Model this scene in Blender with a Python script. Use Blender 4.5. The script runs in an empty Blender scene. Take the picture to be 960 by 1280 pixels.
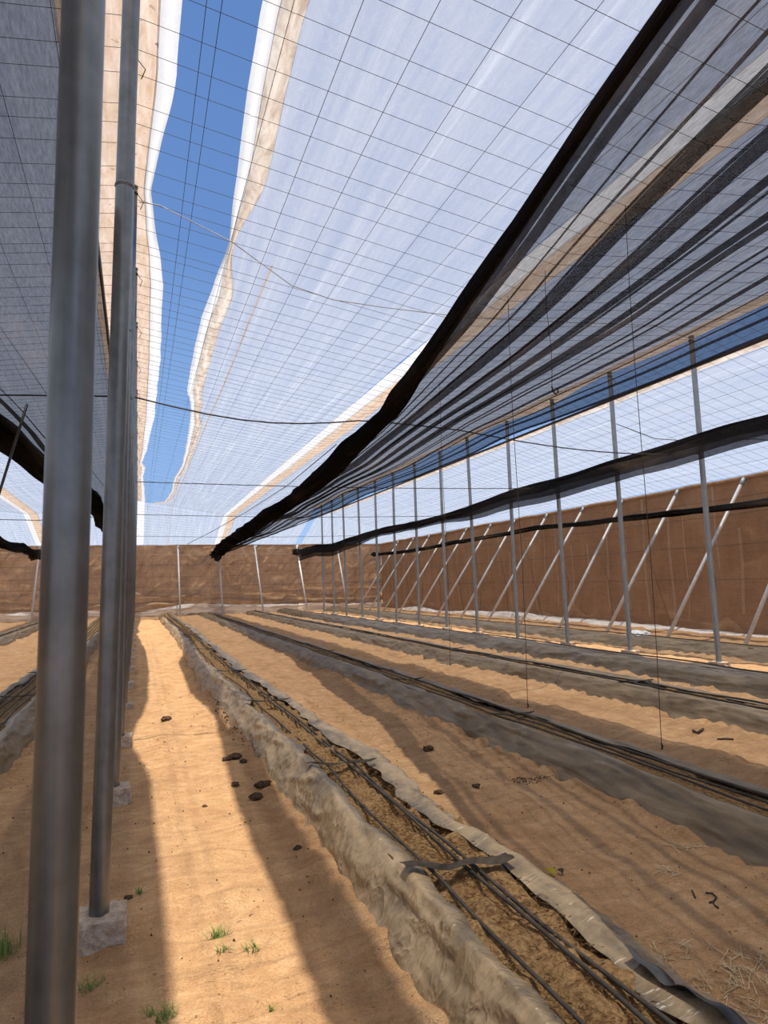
import bpy, math, random
import numpy as np
from mathutils import Matrix, Vector

scene = bpy.context.scene
C = scene.collection
rng = np.random.RandomState(7)
random.seed(7)

# ------------------------------------------------------------------ camera
H, F = 1.5, 850.0
VPX, VPY, LEAN = 172.0, 736.0, 262.0
_r = np.array([(VPX-480)/F, (VPY-640)/F, 1.0]); _r /= np.linalg.norm(_r)
_a = (LEAN-480)/F
_u = np.array([_a, -(_a*_r[0]+_r[2])/_r[1], 1.0]); _u /= np.linalg.norm(_u)
if _u[1] > 0: _u = -_u
_x = np.cross(_r, _u)
M = np.array([_x, _r, _u])                     # world axes in camera axes (right, down, forward)
cam_data = bpy.data.cameras.new('camera'); cam = bpy.data.objects.new('camera', cam_data); C.objects.link(cam)
R3 = np.array([M[:, 0], -M[:, 1], -M[:, 2]]).T
mw = Matrix([list(R3[0])+[0], list(R3[1])+[0], list(R3[2])+[H], [0, 0, 0, 1]])
cam.matrix_world = mw
cam_data.sensor_fit = 'VERTICAL'; cam_data.sensor_height = 24.0; cam_data.sensor_width = 18.0
cam_data.lens = F/1280*24.0
cam_data.clip_start = 0.05; cam_data.clip_end = 500
scene.camera = cam
cam_data.dof.use_dof = True; cam_data.dof.focus_distance = 5.0; cam_data.dof.aperture_fstop = 4.2

# ------------------------------------------------------------------ sky, sun, exposure
world = bpy.data.worlds.new('world'); scene.world = world; world.use_nodes = True
wn = world.node_tree.nodes; wl = world.node_tree.links; wn.clear()
tc = wn.new('ShaderNodeTexCoord'); sp = wn.new('ShaderNodeSeparateXYZ'); rp = wn.new('ShaderNodeValToRGB')
bg = wn.new('ShaderNodeBackground'); wo = wn.new('ShaderNodeOutputWorld')
wl.new(tc.outputs['Generated'], sp.inputs[0]); wl.new(sp.outputs['Z'], rp.inputs[0])
e = rp.color_ramp.elements
e[0].position = 0.0; e[0].color = (0.50, 0.66, 0.90, 1)
e[1].position = 1.0; e[1].color = (0.08, 0.175, 0.43, 1)
k = e.new(0.12); k.color = (0.29, 0.48, 0.82, 1)
k = e.new(0.45); k.color = (0.130, 0.255, 0.55, 1)
wl.new(rp.outputs[0], bg.inputs[0]); bg.inputs[1].default_value = 1.0; wl.new(bg.outputs[0], wo.inputs[0])
sun_data = bpy.data.lights.new('sun', 'SUN'); sun = bpy.data.objects.new('sun', sun_data); C.objects.link(sun)
sun_data.energy = 5.5; sun_data.angle = math.radians(0.6); sun_data.color = (1.0, 0.935, 0.84)
sun.location = (0, 0, 30)
sun.rotation_euler = Vector((-0.025, 0.03, -1)).to_track_quat('-Z', 'Y').to_euler()
vs = scene.view_settings
vs.view_transform = 'Standard'; vs.look = 'None'; vs.gamma = 1.0; vs.use_curve_mapping = False; vs.exposure = 0.17
scene.cycles.transparent_max_bounces = 40
scene.cycles.max_bounces = 10
scene.cycles.diffuse_bounces = 5

# ------------------------------------------------------------------ helpers
def gnd(px, py, z=0.0):
    d = M @ np.array([(px-480)/F, (py-640)/F, 1.0]); t = (z-H)/d[2]
    return d[0]*t, d[1]*t

def vnoise(x, y, seed=0):
    x = np.asarray(x, float); y = np.asarray(y, float)
    xi = np.floor(x).astype(np.int64); yi = np.floor(y).astype(np.int64)
    fx = x-xi; fy = y-yi
    fx = fx*fx*(3-2*fx); fy = fy*fy*(3-2*fy)
    def h(a, b):
        n = (a*374761393 + b*668265263 + seed*974711) & 0x7fffffff
        n = ((n ^ (n >> 13))*1274126177) & 0x7fffffff
        n = n ^ (n >> 16)
        return (n & 0xffff)/65535.0*2-1
    return (h(xi, yi)*(1-fx)+h(xi+1, yi)*fx)*(1-fy)+(h(xi, yi+1)*(1-fx)+h(xi+1, yi+1)*fx)*fy

def fbm(x, y, seed=0, octv=3):
    s = 0; a = 1.0; x = np.asarray(x, float); y = np.asarray(y, float)
    for i in range(octv):
        s = s + a*vnoise(x*2**i, y*2**i, seed+i*17); a *= 0.5
    return s

def smooth(o):
    o.data.polygons.foreach_set('use_smooth', [True]*len(o.data.polygons)); return o

def obj(name, verts, faces, mat, parent=None, sm=False):
    me = bpy.data.meshes.new(name)
    me.from_pydata([tuple(v) for v in verts], [], faces); me.update()
    if mat: me.materials.append(mat)
    o = bpy.data.objects.new(name, me); C.objects.link(o)
    if parent: o.parent = parent
    if sm: smooth(o)
    return o

def grid_faces(nu, nv, closed=False):
    f = []
    for j in range(nv-1):
        for i in range(nu-1 if not closed else nu):
            i2 = (i+1) % nu
            f.append((j*nu+i, j*nu+i2, (j+1)*nu+i2, (j+1)*nu+i))
    return f

def grid_obj(name, P, mat, parent=None, sm=True):
    """P: array (nv, nu, 3)"""
    nv, nu = P.shape[:2]
    me = bpy.data.meshes.new(name)
    me.vertices.add(nv*nu); me.vertices.foreach_set('co', P.reshape(-1))
    a = (np.arange(nv-1)[:, None]*nu+np.arange(nu-1)[None, :]).reshape(-1)
    q = np.stack([a, a+1, a+1+nu, a+nu], 1).astype(np.int32)
    n = len(q)
    me.loops.add(n*4); me.polygons.add(n)
    me.loops.foreach_set('vertex_index', q.reshape(-1))
    me.polygons.foreach_set('loop_start', np.arange(n, dtype=np.int32)*4)
    me.polygons.foreach_set('use_smooth', np.full(n, sm))
    me.update(calc_edges=True); me.validate()
    me.materials.append(mat)
    o = bpy.data.objects.new(name, me); C.objects.link(o)
    if parent: o.parent = parent
    return o

def tube_geo(pts, rad, sides=8, cap=True):
    pts = [Vector(p) for p in pts]; n = len(pts)
    if not hasattr(rad, '__len__'): rad = [rad]*n
    V = []; Fc = []
    up = Vector((0, 0, 1))
    for i, p in enumerate(pts):
        t = (pts[min(i+1, n-1)]-pts[max(i-1, 0)]).normalized()
        ref = up if abs(t.dot(up)) < 0.9 else Vector((0, 1, 0))
        a = t.cross(ref).normalized(); b = a.cross(t)
        for s in range(sides):
            an = 2*math.pi*s/sides
            V.append(p+(a*math.cos(an)+b*math.sin(an))*rad[i])
    for i in range(n-1):
        for s in range(sides):
            s2 = (s+1) % sides
            Fc.append((i*sides+s, i*sides+s2, (i+1)*sides+s2, (i+1)*sides+s))
    if cap:
        Fc.append(tuple(range(sides-1, -1, -1))); Fc.append(tuple((n-1)*sides+s for s in range(sides)))
    return V, Fc

def tube(name, pts, rad, mat, parent=None, sides=8, sm=True):
    V, Fc = tube_geo(pts, rad, sides)
    return obj(name, V, Fc, mat, parent, sm)

def tag(o, label=None, cat=None, group=None, kind=None):
    if label: o['label'] = label
    if cat: o['category'] = cat
    if group: o['group'] = group
    if kind: o['kind'] = kind
    return o

def empty(name, loc=(0, 0, 0)):
    o = bpy.data.objects.new(name, None); C.objects.link(o); o.location = loc; o.empty_display_size = 0.1
    return o

ORD = ['nearest', 'second', 'third', 'fourth', 'fifth', 'sixth', 'seventh', 'eighth', 'ninth', 'tenth', 'eleventh',
       'twelfth', 'thirteenth', 'fourteenth', 'fifteenth', 'sixteenth', 'seventeenth', 'eighteenth', 'nineteenth', 'twentieth']

# ------------------------------------------------------------------ materials
class MT:
    def __init__(s, name):
        s.m = bpy.data.materials.new(name); s.m.use_nodes = True
        s.n = s.m.node_tree.nodes; s.l = s.m.node_tree.links; s.n.clear()
        s.out = s.n.new('ShaderNodeOutputMaterial'); s.co = s.n.new('ShaderNodeTexCoord')
    def map(s, scale, rot=(0, 0, 0)):
        m = s.n.new('ShaderNodeMapping'); m.inputs['Scale'].default_value = scale; m.inputs['Rotation'].default_value = rot
        s.l.new(s.co.outputs['Object'], m.inputs[0]); return m.outputs[0]
    def noise(s, scale=(1, 1, 1), sc=1.0, detail=4, rough=0.55, dist=0.0):
        t = s.n.new('ShaderNodeTexNoise'); t.inputs['Scale'].default_value = sc; t.inputs['Detail'].default_value = detail
        t.inputs['Roughness'].default_value = rough; t.inputs['Distortion'].default_value = dist
        s.l.new(s.map(scale), t.inputs['Vector']); return t.outputs['Fac']
    def ramp(s, fac, stops):
        r = s.n.new('ShaderNodeValToRGB'); s.l.new(fac, r.inputs[0]); e = r.color_ramp.elements
        e[0].position, e[0].color = stops[0][0], (*stops[0][1], 1); e[1].position, e[1].color = stops[-1][0], (*stops[-1][1], 1)
        for p, c in stops[1:-1]:
            k = e.new(p); k.color = (*c, 1)
        return r.outputs[0]
    def mixc(s, fac, a, b, mode='MIX'):
        m = s.n.new('ShaderNodeMix'); m.data_type = 'RGBA'; m.blend_type = mode
        for sock, v in ((m.inputs[0], fac), (m.inputs[6], a), (m.inputs[7], b)):
            if hasattr(v, 'is_linked'): s.l.new(v, sock)
            elif isinstance(v, tuple): sock.default_value = (*v, 1)
            else: sock.default_value = v
        return m.outputs[2]
    def math(s, op, a, b):
        m = s.n.new('ShaderNodeMath'); m.operation = op
        for i, v in enumerate((a, b)):
            if hasattr(v, 'is_linked'): s.l.new(v, m.inputs[i])
            else: m.inputs[i].default_value = v
        return m.outputs[0]
    def bump(s, h, strength=0.3, dist=0.01):
        b = s.n.new('ShaderNodeBump'); b.inputs['Strength'].default_value = strength; b.inputs['Distance'].default_value = dist
        s.l.new(h, b.inputs['Height']); return b.outputs[0]
    def bsdf(s, color, rough=0.8, metal=0.0, normal=None, spec=0.3):
        p = s.n.new('ShaderNodeBsdfPrincipled')
        if hasattr(color, 'is_linked'): s.l.new(color, p.inputs['Base Color'])
        else: p.inputs['Base Color'].default_value = (*color, 1)
        if hasattr(rough, 'is_linked'): s.l.new(rough, p.inputs['Roughness'])
        else: p.inputs['Roughness'].default_value = rough
        p.inputs['Metallic'].default_value = metal; p.inputs['Specular IOR Level'].default_value = spec
        if normal is not None: s.l.new(normal, p.inputs['Normal'])
        return p.outputs[0]
    def simple(s, kind, color, normal=None):
        p = s.n.new({'T': 'ShaderNodeBsdfTranslucent', 'D': 'ShaderNodeBsdfDiffuse', 'X': 'ShaderNodeBsdfTransparent'}[kind])
        if hasattr(color, 'is_linked'): s.l.new(color, p.inputs[0])
        else: p.inputs[0].default_value = (*color, 1)
        if normal is not None: s.l.new(normal, p.inputs['Normal'])
        return p.outputs[0]
    def mixs(s, fac, a, b):
        m = s.n.new('ShaderNodeMixShader')
        if hasattr(fac, 'is_linked'): s.l.new(fac, m.inputs[0])
        else: m.inputs[0].default_value = fac
        s.l.new(a, m.inputs[1]); s.l.new(b, m.inputs[2]); return m.outputs[0]
    def done(s, sh):
        s.l.new(sh, s.out.inputs[0]); return s.m

def m_sand():
    t = MT('sand')
    big = t.noise((1, 0.35, 1), 0.9, 5, 0.6)
    base = t.ramp(big, [(0.32, (0.46, 0.245, 0.11)), (0.5, (0.60, 0.335, 0.155)), (0.70, (0.73, 0.46, 0.24))])
    med = t.noise((1, 1, 1), 6, 6, 0.65)
    base = t.mixc(0.55, base, t.ramp(med, [(0.30, (0.30, 0.155, 0.07)), (0.5, (0.60, 0.345, 0.16)), (0.70, (0.80, 0.54, 0.30))]))
    fine = t.noise((1, 1, 1), 90, 4, 0.7)
    base = t.mixc(0.35, base, t.ramp(fine, [(0.3, (0.3, 0.17, 0.08)), (0.5, (0.62, 0.38, 0.19)), (0.7, (0.85, 0.6, 0.36))]))
    pat = t.noise((1, 0.55, 1), 2.6, 6, 0.7, 0.8)
    base = t.mixc(t.ramp(pat, [(0.50, (0, 0, 0)), (0.68, (0.62, 0.62, 0.62))]), base, (0.37, 0.205, 0.10))
    spk = t.noise((1, 1, 1), 38, 2, 0.5)
    base = t.mixc(t.ramp(spk, [(0.69, (0, 0, 0)), (0.74, (0.75, 0.75, 0.75))]), base, (0.16, 0.085, 0.045))
    rip = t.noise((1.2, 5, 1), 3.2, 4, 0.6, 0.6)
    base = t.mixc(t.ramp(rip, [(0.38, (0.38, 0.38, 0.38)), (0.55, (0, 0, 0))]), base, (0.40, 0.215, 0.10))
    h = t.math('ADD', t.math('ADD', t.noise((1, 1, 1), 14, 6, 0.65), t.math('MULTIPLY', rip, 0.8)), t.math('MULTIPLY', t.noise((1, 1, 1), 110, 3, 0.6), 0.25))
    return t.done(t.bsdf(base, 0.95, 0, t.bump(h, 1.0, 0.05), 0.1))

def m_film(name, transp, tint, scat, streak=0.5, dirt=None, refl=(0.8, 0.8, 0.8)):
    """thin polyethylene sheet: part see-through, part scattering"""
    t = MT(name)
    st = t.noise((5.0, 0.12, 1), 1.6, 5, 0.65, 0.3)
    cr = t.noise((1.2, 0.5, 1), 2.2, 6, 0.7, 1.0)
    col = t.mixc(streak, scat, t.ramp(st, [(0.35, tuple(c*0.86 for c in scat)), (0.6, scat), (0.75, (1, 1, 1))]))
    tr = t.math('ADD', t.math('MULTIPLY', st, -0.34*streak*2), t.math('MULTIPLY', cr, -0.24*streak*2))
    tr = t.math('ADD', tr, transp+0.29*streak*2)
    scr = t.noise((2.5, 1.1, 1), 1.5, 7, 0.75, 2.5)          # fine scuffs and creases
    rg = t.math('ABSOLUTE', t.math('SUBTRACT', scr, 0.5), 0.0)
    tr = t.math('SUBTRACT', tr, t.ramp(rg, [(0.0, (0.12, 0.12, 0.12)), (0.018, (0, 0, 0))]))
    cl = t.n.new('ShaderNodeClamp'); t.l.new(tr, cl.inputs[0]); tr = cl.outputs[0]
    if dirt:
        dn = t.noise((6, 1.4, 1), 1.7, 6, 0.7, 0.6)
        sp_ = t.noise((1, 1, 1), 11, 2, 0.5)
        col = t.mixc(t.ramp(sp_, [(0.70, (0, 0, 0)), (0.73, (0.8, 0.8, 0.8))]), col, (0.12, 0.09, 0.07))
        col = t.mixc(t.ramp(dn, [(0.36, (0, 0, 0)), (0.66, (1, 1, 1))]), col, dirt)
    body = t.mixs(0.35, t.simple('T', col), t.simple('D', t.mixc(1.0, col, refl, 'MULTIPLY')))
    return t.done(t.mixs(tr, body, t.simple('X', tint)))

def m_net(name, transp, dust=0.25, dense=False):
    t = MT(name)
    w1 = t.noise((60, 8, 1), 2.0, 4, 0.75)
    w2 = t.noise((1.5, 0.25, 1), 1.4, 4, 0.6)
    col = t.ramp(w2, [(0.4, (0.022, 0.022, 0.024)), (0.58, (0.045, 0.043, 0.042)), (0.74, (0.20, 0.16, 0.12))] if not dense else [(0.3, (0.006, 0.006, 0.007)), (0.55, (0.014, 0.013, 0.013)), (0.8, (0.05, 0.042, 0.036))])
    tr = t.math('ADD', t.math('MULTIPLY', t.math('SUBTRACT', w1, 0.5), 0.55*(transp/0.35)), transp)
    body = t.mixs(dust, t.simple('D', col), t.simple('T', col))
    m_ = t.n.new('ShaderNodeClamp'); t.l.new(tr, m_.inputs[0])
    return t.done(t.mixs(m_.outputs[0], body, t.simple('X', (0.95, 0.95, 0.97))))

def m_fabric(name, a, b, c, transl=0.35, tr=0.0, sc=1.0):
    t = MT(name)
    v = t.noise((1.3, 1.3, 0.25), 1.3*sc, 5, 0.65)
    hz = t.noise((0.5, 0.5, 14), 1.6, 5, 0.7)
    cz = t.noise((1, 1, 1.6), 1.1*sc, 6, 0.7, 1.8)
    crs = t.ramp(t.math('ABSOLUTE', t.math('SUBTRACT', cz, 0.5), 0.0), [(0.0, (0.55, 0.55, 0.55)), (0.03, (0, 0, 0))])
    f = t.noise((1, 1, 1), 30, 3, 0.6)
    col = t.ramp(v, [(0.32, a), (0.52, b), (0.75, c)])
    col = t.mixc(0.35, col, t.ramp(hz, [(0.35, a), (0.65, c)]))
    col = t.mixc(0.2, col, t.ramp(f, [(0.3, a), (0.7, c)]))
    col = t.mixc(crs, col, c)
    nb = t.bump(f, 0.2, 0.01)
    return t.done(t.mixs(tr, t.mixs(transl, t.bsdf(col, 0.9, 0, nb, 0.1), t.simple('T', col)), t.simple('X', (1, 1, 1))))

def m_plastic(name, dusty, mid, dark, bias=0.0, rough=0.5, smooth_=True):
    t = MT(name)
    n1 = t.noise((2.4, 1.0, 2.4), 2.0, 6, 0.65, 0.8)
    n2 = t.noise((9, 4, 9), 1.2, 4, 0.6, 0.6)
    col = t.ramp(n1, [(0.30-bias, dark), (0.47-bias, mid), (0.62-bias, dusty)])
    col = t.mixc(0.45, col, t.ramp(n2, [(0.3, dark), (0.5, mid), (0.68, dusty)]))
    def ridge(scale, sc, dist, rot):
        q = t.n.new('ShaderNodeTexNoise'); q.inputs['Scale'].default_value = sc; q.inputs['Detail'].default_value = 3; q.inputs['Distortion'].default_value = dist
        t.l.new(t.map(scale, rot), q.inputs['Vector'])
        a_ = t.math('ABSOLUTE', t.math('SUBTRACT', q.outputs['Fac'], 0.5), 0.0)
        return t.math('POWER', t.math('SUBTRACT', 1.0, t.math('MULTIPLY', a_, 3.0)), 3.0)
    if smooth_:
        st = t.noise((5, 0.55, 9), 2.0, 5, 0.65, 0.5)
        col = t.mixc(0.5, col, t.ramp(st, [(0.3, dark), (0.5, mid), (0.7, dusty)]))
        h = t.noise((6, 1.4, 8), 1.6, 4, 0.6, 0.8)
        return t.done(t.bsdf(col, rough, 0, t.bump(h, 0.5, 0.02), 0.3))
    r1 = ridge((2.2, 6.0, 4), 1.2, 0.35, (0, 0, 0.6)); r2 = ridge((4.5, 11, 8), 1.2, 0.3, (0, 0, -0.4))
    h = t.math('ADD', r1, t.math('MULTIPLY', r2, 0.35))
    sx_ = t.n.new('ShaderNodeSeparateXYZ'); t.l.new(t.co.outputs['Object'], sx_.inputs[0])
    dx_ = t.math('ABSOLUTE', t.math('ADD', sx_.outputs[0], 0.04), 0.0)
    dx_ = t.math('ADD', dx_, t.math('MULTIPLY', t.math('SUBTRACT', n1, 0.5), 0.30))
    clean = t.ramp(dx_, [(0.14, (0.85, 0.85, 0.85)), (0.25, (0, 0, 0))])      # dust-free black lip beside the trough
    col = t.mixc(t.ramp(r1, [(0.45, (0, 0, 0)), (0.95, (0.45, 0.45, 0.45))]), col, dusty)
    col = t.mixc(clean, col, tuple(q_*1.15 for q_ in dark))
    return t.done(t.bsdf(col, rough, 0, t.bump(h, 0.6, 0.018), 0.35))

def m_steel(name, c0, c1, rough=0.42, metal=0.75, vscale=(30, 30, 0.7)):
    t = MT(name)
    n = t.noise(vscale, 1.0, 4, 0.6); n2 = t.noise((4, 4, 3), 3.0, 5, 0.6)
    col = t.mixc(0.5, t.ramp(n, [(0.3, c0), (0.7, c1)]), t.ramp(n2, [(0.35, c0), (0.65, c1)]))
    ro = t.math('ADD', t.math('MULTIPLY', n, 0.3), rough-0.15)
    return t.done(t.bsdf(col, ro, metal, None, 0.5))

def m_plain(name, a, b, sc=8, rough=0.8, bump=0.3, metal=0.0, spec=0.3, transl=0.0, bd=0.01):
    t = MT(name); n = t.noise((1, 1, 1), sc, 5, 0.65)
    col = t.ramp(n, [(0.3, a), (0.7, b)])
    sh = t.bsdf(col, rough, metal, t.bump(n, bump, bd) if bump else None, spec)
    if transl: sh = t.mixs(transl, sh, t.simple('T', col))
    return t.done(sh)

SAND = m_sand()
FILM = m_film('roof_film', 0.42, (0.97, 0.98, 0.99), (0.62, 0.63, 0.645), 0.45)
FILM_WHITE = m_film('hem_film_white', 0.10, (1, 1, 1), (0.80, 0.79, 0.76), 0.2)
FILM_DIRTY = m_film('hem_film_dirty', 0.04, (1, 0.95, 0.9), (0.80, 0.72, 0.61), 0.2, (0.46, 0.35, 0.26))
FILM_TAN = m_film('hem_film_tan', 0.06, (1, 0.9, 0.8), (0.74, 0.59, 0.46), 0.35, (0.56, 0.39, 0.25))
NET = m_net('shade_net', 0.35)
NET_LEFT = m_net('shade_net_left', 0.26)
NET_DENSE = m_net('shade_net_gathered', 0.04, 0.2, True)
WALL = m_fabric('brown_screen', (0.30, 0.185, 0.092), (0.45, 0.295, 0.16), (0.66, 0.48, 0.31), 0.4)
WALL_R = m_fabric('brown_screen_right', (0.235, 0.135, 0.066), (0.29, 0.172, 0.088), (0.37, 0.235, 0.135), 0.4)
SEAM = m_fabric('pale_seam', (0.55, 0.41, 0.29), (0.66, 0.51, 0.38), (0.78, 0.63, 0.49), 0.4, 0.45)
SKIRT = m_fabric('white_skirt', (0.74, 0.65, 0.55), (0.87, 0.80, 0.71), (0.95, 0.92, 0.87), 0.3, 0.0)
HEM_TAN = m_plain('tan_hem', (0.30, 0.17, 0.085), (0.55, 0.36, 0.20), 6, 0.8, 0.6)
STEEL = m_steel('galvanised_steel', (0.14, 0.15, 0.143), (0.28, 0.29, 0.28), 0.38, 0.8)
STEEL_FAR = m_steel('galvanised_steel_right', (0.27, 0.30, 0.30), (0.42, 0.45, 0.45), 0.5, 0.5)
WHITE_STEEL = m_steel('pale_strut', (0.52, 0.50, 0.46), (0.70, 0.68, 0.64), 0.5, 0.25)
CONCRETE = m_plain('concrete', (0.38, 0.285, 0.20), (0.78, 0.63, 0.47), 26, 0.95, 1.0, 0, 0.2, 0, 0.03)
PLASTIC1 = m_plastic('dusty_mulch_tan', (0.44, 0.315, 0.175), (0.28, 0.20, 0.113), (0.08, 0.063, 0.044), 0.03, 0.36, False)
PLASTIC2 = m_plastic('dusty_mulch_grey', (0.285, 0.208, 0.122), (0.190, 0.140, 0.083), (0.07, 0.054, 0.036), 0.0, 0.45)
PLASTIC3 = m_plastic('mulch_dark', (0.22, 0.165, 0.10), (0.125, 0.095, 0.06), (0.036, 0.029, 0.022), 0.0, 0.38)
COIR = m_plain('coir', (0.15, 0.075, 0.028), (0.50, 0.31, 0.14), 46, 1.0, 1.0, 0, 0.1, 0, 0.03)
BLACK = m_plain('black_poly', (0.022, 0.021, 0.02), (0.075, 0.068, 0.06), 12, 0.38, 0.1, 0, 0.5)
FIBRE = m_plain('coir_fibre', (0.30, 0.17, 0.07), (0.62, 0.42, 0.21), 30, 1.0, 0)
STRAP = m_plain('strap_plastic', (0.022, 0.019, 0.016), (0.085, 0.066, 0.048), 14, 0.75, 0.3, 0, 0.1)
DRIP = m_plain('drip_hose', (0.018, 0.016, 0.014), (0.085, 0.067, 0.048), 9, 0.6, 0.1, 0, 0.3)
WIRE = m_plain('wire', (0.03, 0.03, 0.03), (0.07, 0.065, 0.06), 5, 0.6, 0)
WIRE_PALE = m_plain('wire_pale', (0.45, 0.43, 0.40), (0.65, 0.62, 0.58), 5, 0.6, 0)
ROPE = m_plain('rope', (0.08, 0.055, 0.04), (0.14, 0.1, 0.07), 5, 0.8, 0)
CLOD = m_plain('dark_clod', (0.035, 0.02, 0.012), (0.13, 0.075, 0.04), 25, 1.0, 0.8)
GRASS = m_plain('grass', (0.10, 0.19, 0.03), (0.26, 0.36, 0.09), 10, 0.7, 0, 0, 0.3, 0.3)
STRAW = m_plain('straw', (0.45, 0.33, 0.17), (0.75, 0.6, 0.38), 10, 0.9, 0)
YELLOW = m_plain('yellow_leaf', (0.62, 0.55, 0.04), (0.8, 0.72, 0.08), 10, 0.6, 0, 0, 0.3, 0.3)
BAG = m_plain('white_bag', (0.55, 0.55, 0.54), (0.85, 0.85, 0.84), 10, 0.6, 0.3)
TWIG = m_plain('twig', (0.03, 0.022, 0.018), (0.1, 0.07, 0.05), 12, 0.9, 0.3)

# ------------------------------------------------------------------ layout
YFAR, XWALL, ZWALL = 39.3, 14.0, 3.82
XL, ZL = -0.145, 5.75           # left post row
XRIDGE = -0.06
XR, ZR = 8.75, 5.48             # right post row
XV, ZV = 4.35, 5.02             # valley between the rows
YHIP = 34.6
YBACK = -7.0
RX = [-14.0, -9.2, -4.65, XRIDGE, XV, XR, 14.0]
RZ = [3.95, 5.6, 5.02, ZL, ZV, ZR, ZWALL+0.05]
def roof_z(x, y):
    z = np.interp(x, RX, RZ)
    t = np.clip((np.asarray(y, float)-YHIP)/(YFAR-YHIP), 0, 1)
    return z*(1-t)+np.minimum(z, ZWALL+0.03)*t

BEDS = [  # centre x, half width, height
    ('middle', 1.39, 0.41, 0.23), ('second', 3.38, 0.34, 0.19), ('third', 5.74, 0.34, 0.19), ('fourth', 7.42, 0.34, 0.22),
    ('outer', 10.15, 0.34, 0.20), ('left', -1.38, 0.38, 0.22), ('farleft', -3.80, 0.36, 0.22)]
def bed_wobble(x0, y):
    return 0.06*vnoise(np.asarray(y)*0.16, 0*np.asarray(y)+x0*3.1, 5)

def fz(x, y):
    x = np.asarray(x, float); y = np.asarray(y, float)
    z = 0.024*fbm(x*1.3, y*0.9, 1, 3) + 0.024*fbm(x*4.5, y*4, 9, 3)
    z = z + 0.010*np.sin(y*24+4*vnoise(x*2.5, y*1.2, 4)+x*2)*np.clip(vnoise(x*0.9, y*0.7, 12)+0.35, 0, 1)
    for _, c, hw, h in BEDS:
        cx = c+bed_wobble(c, y)
        for s in (-1, 1):
            d = np.abs(x-(cx+s*(hw+0.03)))
            z = z + np.exp(-(d/0.09)**2)*(0.018+0.03*fbm(x*9, y*7, 21, 2))
    return z*np.clip((16-np.abs(x))/2, 0, 1)
def fz1(x, y): return float(fz(np.array([x]), np.array([y]))[0])

# ------------------------------------------------------------------ floor
xs = np.concatenate([[-90, -50, -30, -20], np.arange(-16, -2.5, 0.22), np.arange(-2.5, 4.8, 0.032), np.arange(4.8, 9, 0.08),
                     np.arange(9, 16.1, 0.2), [20, 30, 50, 90]])
ys = np.concatenate([[-60, -30, -14], np.arange(-8, 1.2, 0.3), np.arange(1.2, 6.5, 0.032), np.arange(6.5, 14, 0.07), np.arange(14, 41, 0.16),
                     [45, 60, 100]])
X, Y = np.meshgrid(xs, ys)
tag(grid_obj('floor', np.stack([X, Y, fz(X, Y)], 2), SAND), 'loose orange sand floor with ripples between planting beds', None, None, 'structure')

# ------------------------------------------------------------------ walls
def wall_far():
    xs = np.linspace(-XWALL, XWALL, 520); zs = np.concatenate([np.linspace(-0.08, 1.2, 30), np.linspace(1.25, ZWALL, 26)])
    X, Z = np.meshgrid(xs, zs)
    low = np.clip((1.7-Z)/1.5, 0, 1)
    D = 0.08*fbm(X*0.9, Z*1.2, 31, 3)+low*0.26*fbm(X*0.45+Z*0.8, Z*5.0, 33, 3)+0.10*(1-np.abs(fbm(X*1.6-Z*1.3, Z*1.1+X*0.4, 35, 2)))**4
    D += 0.09*np.sin((X*0.9+Z*1.4)*3+2*vnoise(X*.6, Z, 3))*np.exp(-((Z-1.3)/0.8)**2)*0.5
    w = grid_obj('wall_far', np.stack([X, YFAR-D*1.3, Z], 2), WALL)
    tag(w, 'creased brown screen fabric wall at the far end', None, None, 'structure')
    # top hem
    px = np.linspace(-XWALL, XWALL, 90)
    tube('top_hem', [(x, YFAR-0.03+0.02*math.sin(x*5), ZWALL+0.02*vnoise(x*1.5, 1.0)) for x in px], 0.045, HEM_TAN, w, 6)
    # gathered pale skirt along the foot
    xs = np.linspace(-XWALL, XWALL, 420); vs_ = np.linspace(0, 1, 18)
    X, V = np.meshgrid(xs, vs_)
    hgt = 0.40+0.18*vnoise(X*0.35, 0*X, 8)+0.10*np.exp(-((X-3)/3)**2)
    yy = YFAR-0.40-0.36*np.sin(V*math.pi*0.55)[::-1]-0.10*fbm(X*0.9, V*3.5, 14, 3)
    Z = hgt*(1-V)*1.0-0.05+0.05*fbm(X*1.3, V*5, 15, 3)*(1-V)
    grid_obj('skirt', np.stack([X, yy, Z], 2), SKIRT, w)
    for x in np.arange(-13, 13.6, 0.98):
        x += random.uniform(-.3, .3)
        zb = random.uniform(0.7, 1.8)
        wd = random.choice([0.05, 0.07, 0.1])
        P = np.array([[[x+s*wd/2+0.04*math.sin(z*2+x), YFAR-0.16-0.03*math.sin(z*3+x), z] for s in (-1, 1)] for z in np.linspace(zb, ZWALL-0.05, 8)])
        grid_obj('seam_strip', P, SEAM, w)
    for z in (1.55, 2.1, 2.75, 3.3):
        tube('wall_wire', [(x, YFAR-0.22, z+0.012*math.sin(x*1.3)) for x in np.linspace(-XWALL, XWALL, 40)], 0.006 if z < 3 else 0.012, WIRE if z < 3 else SEAM, w, 4)
    return w

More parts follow.
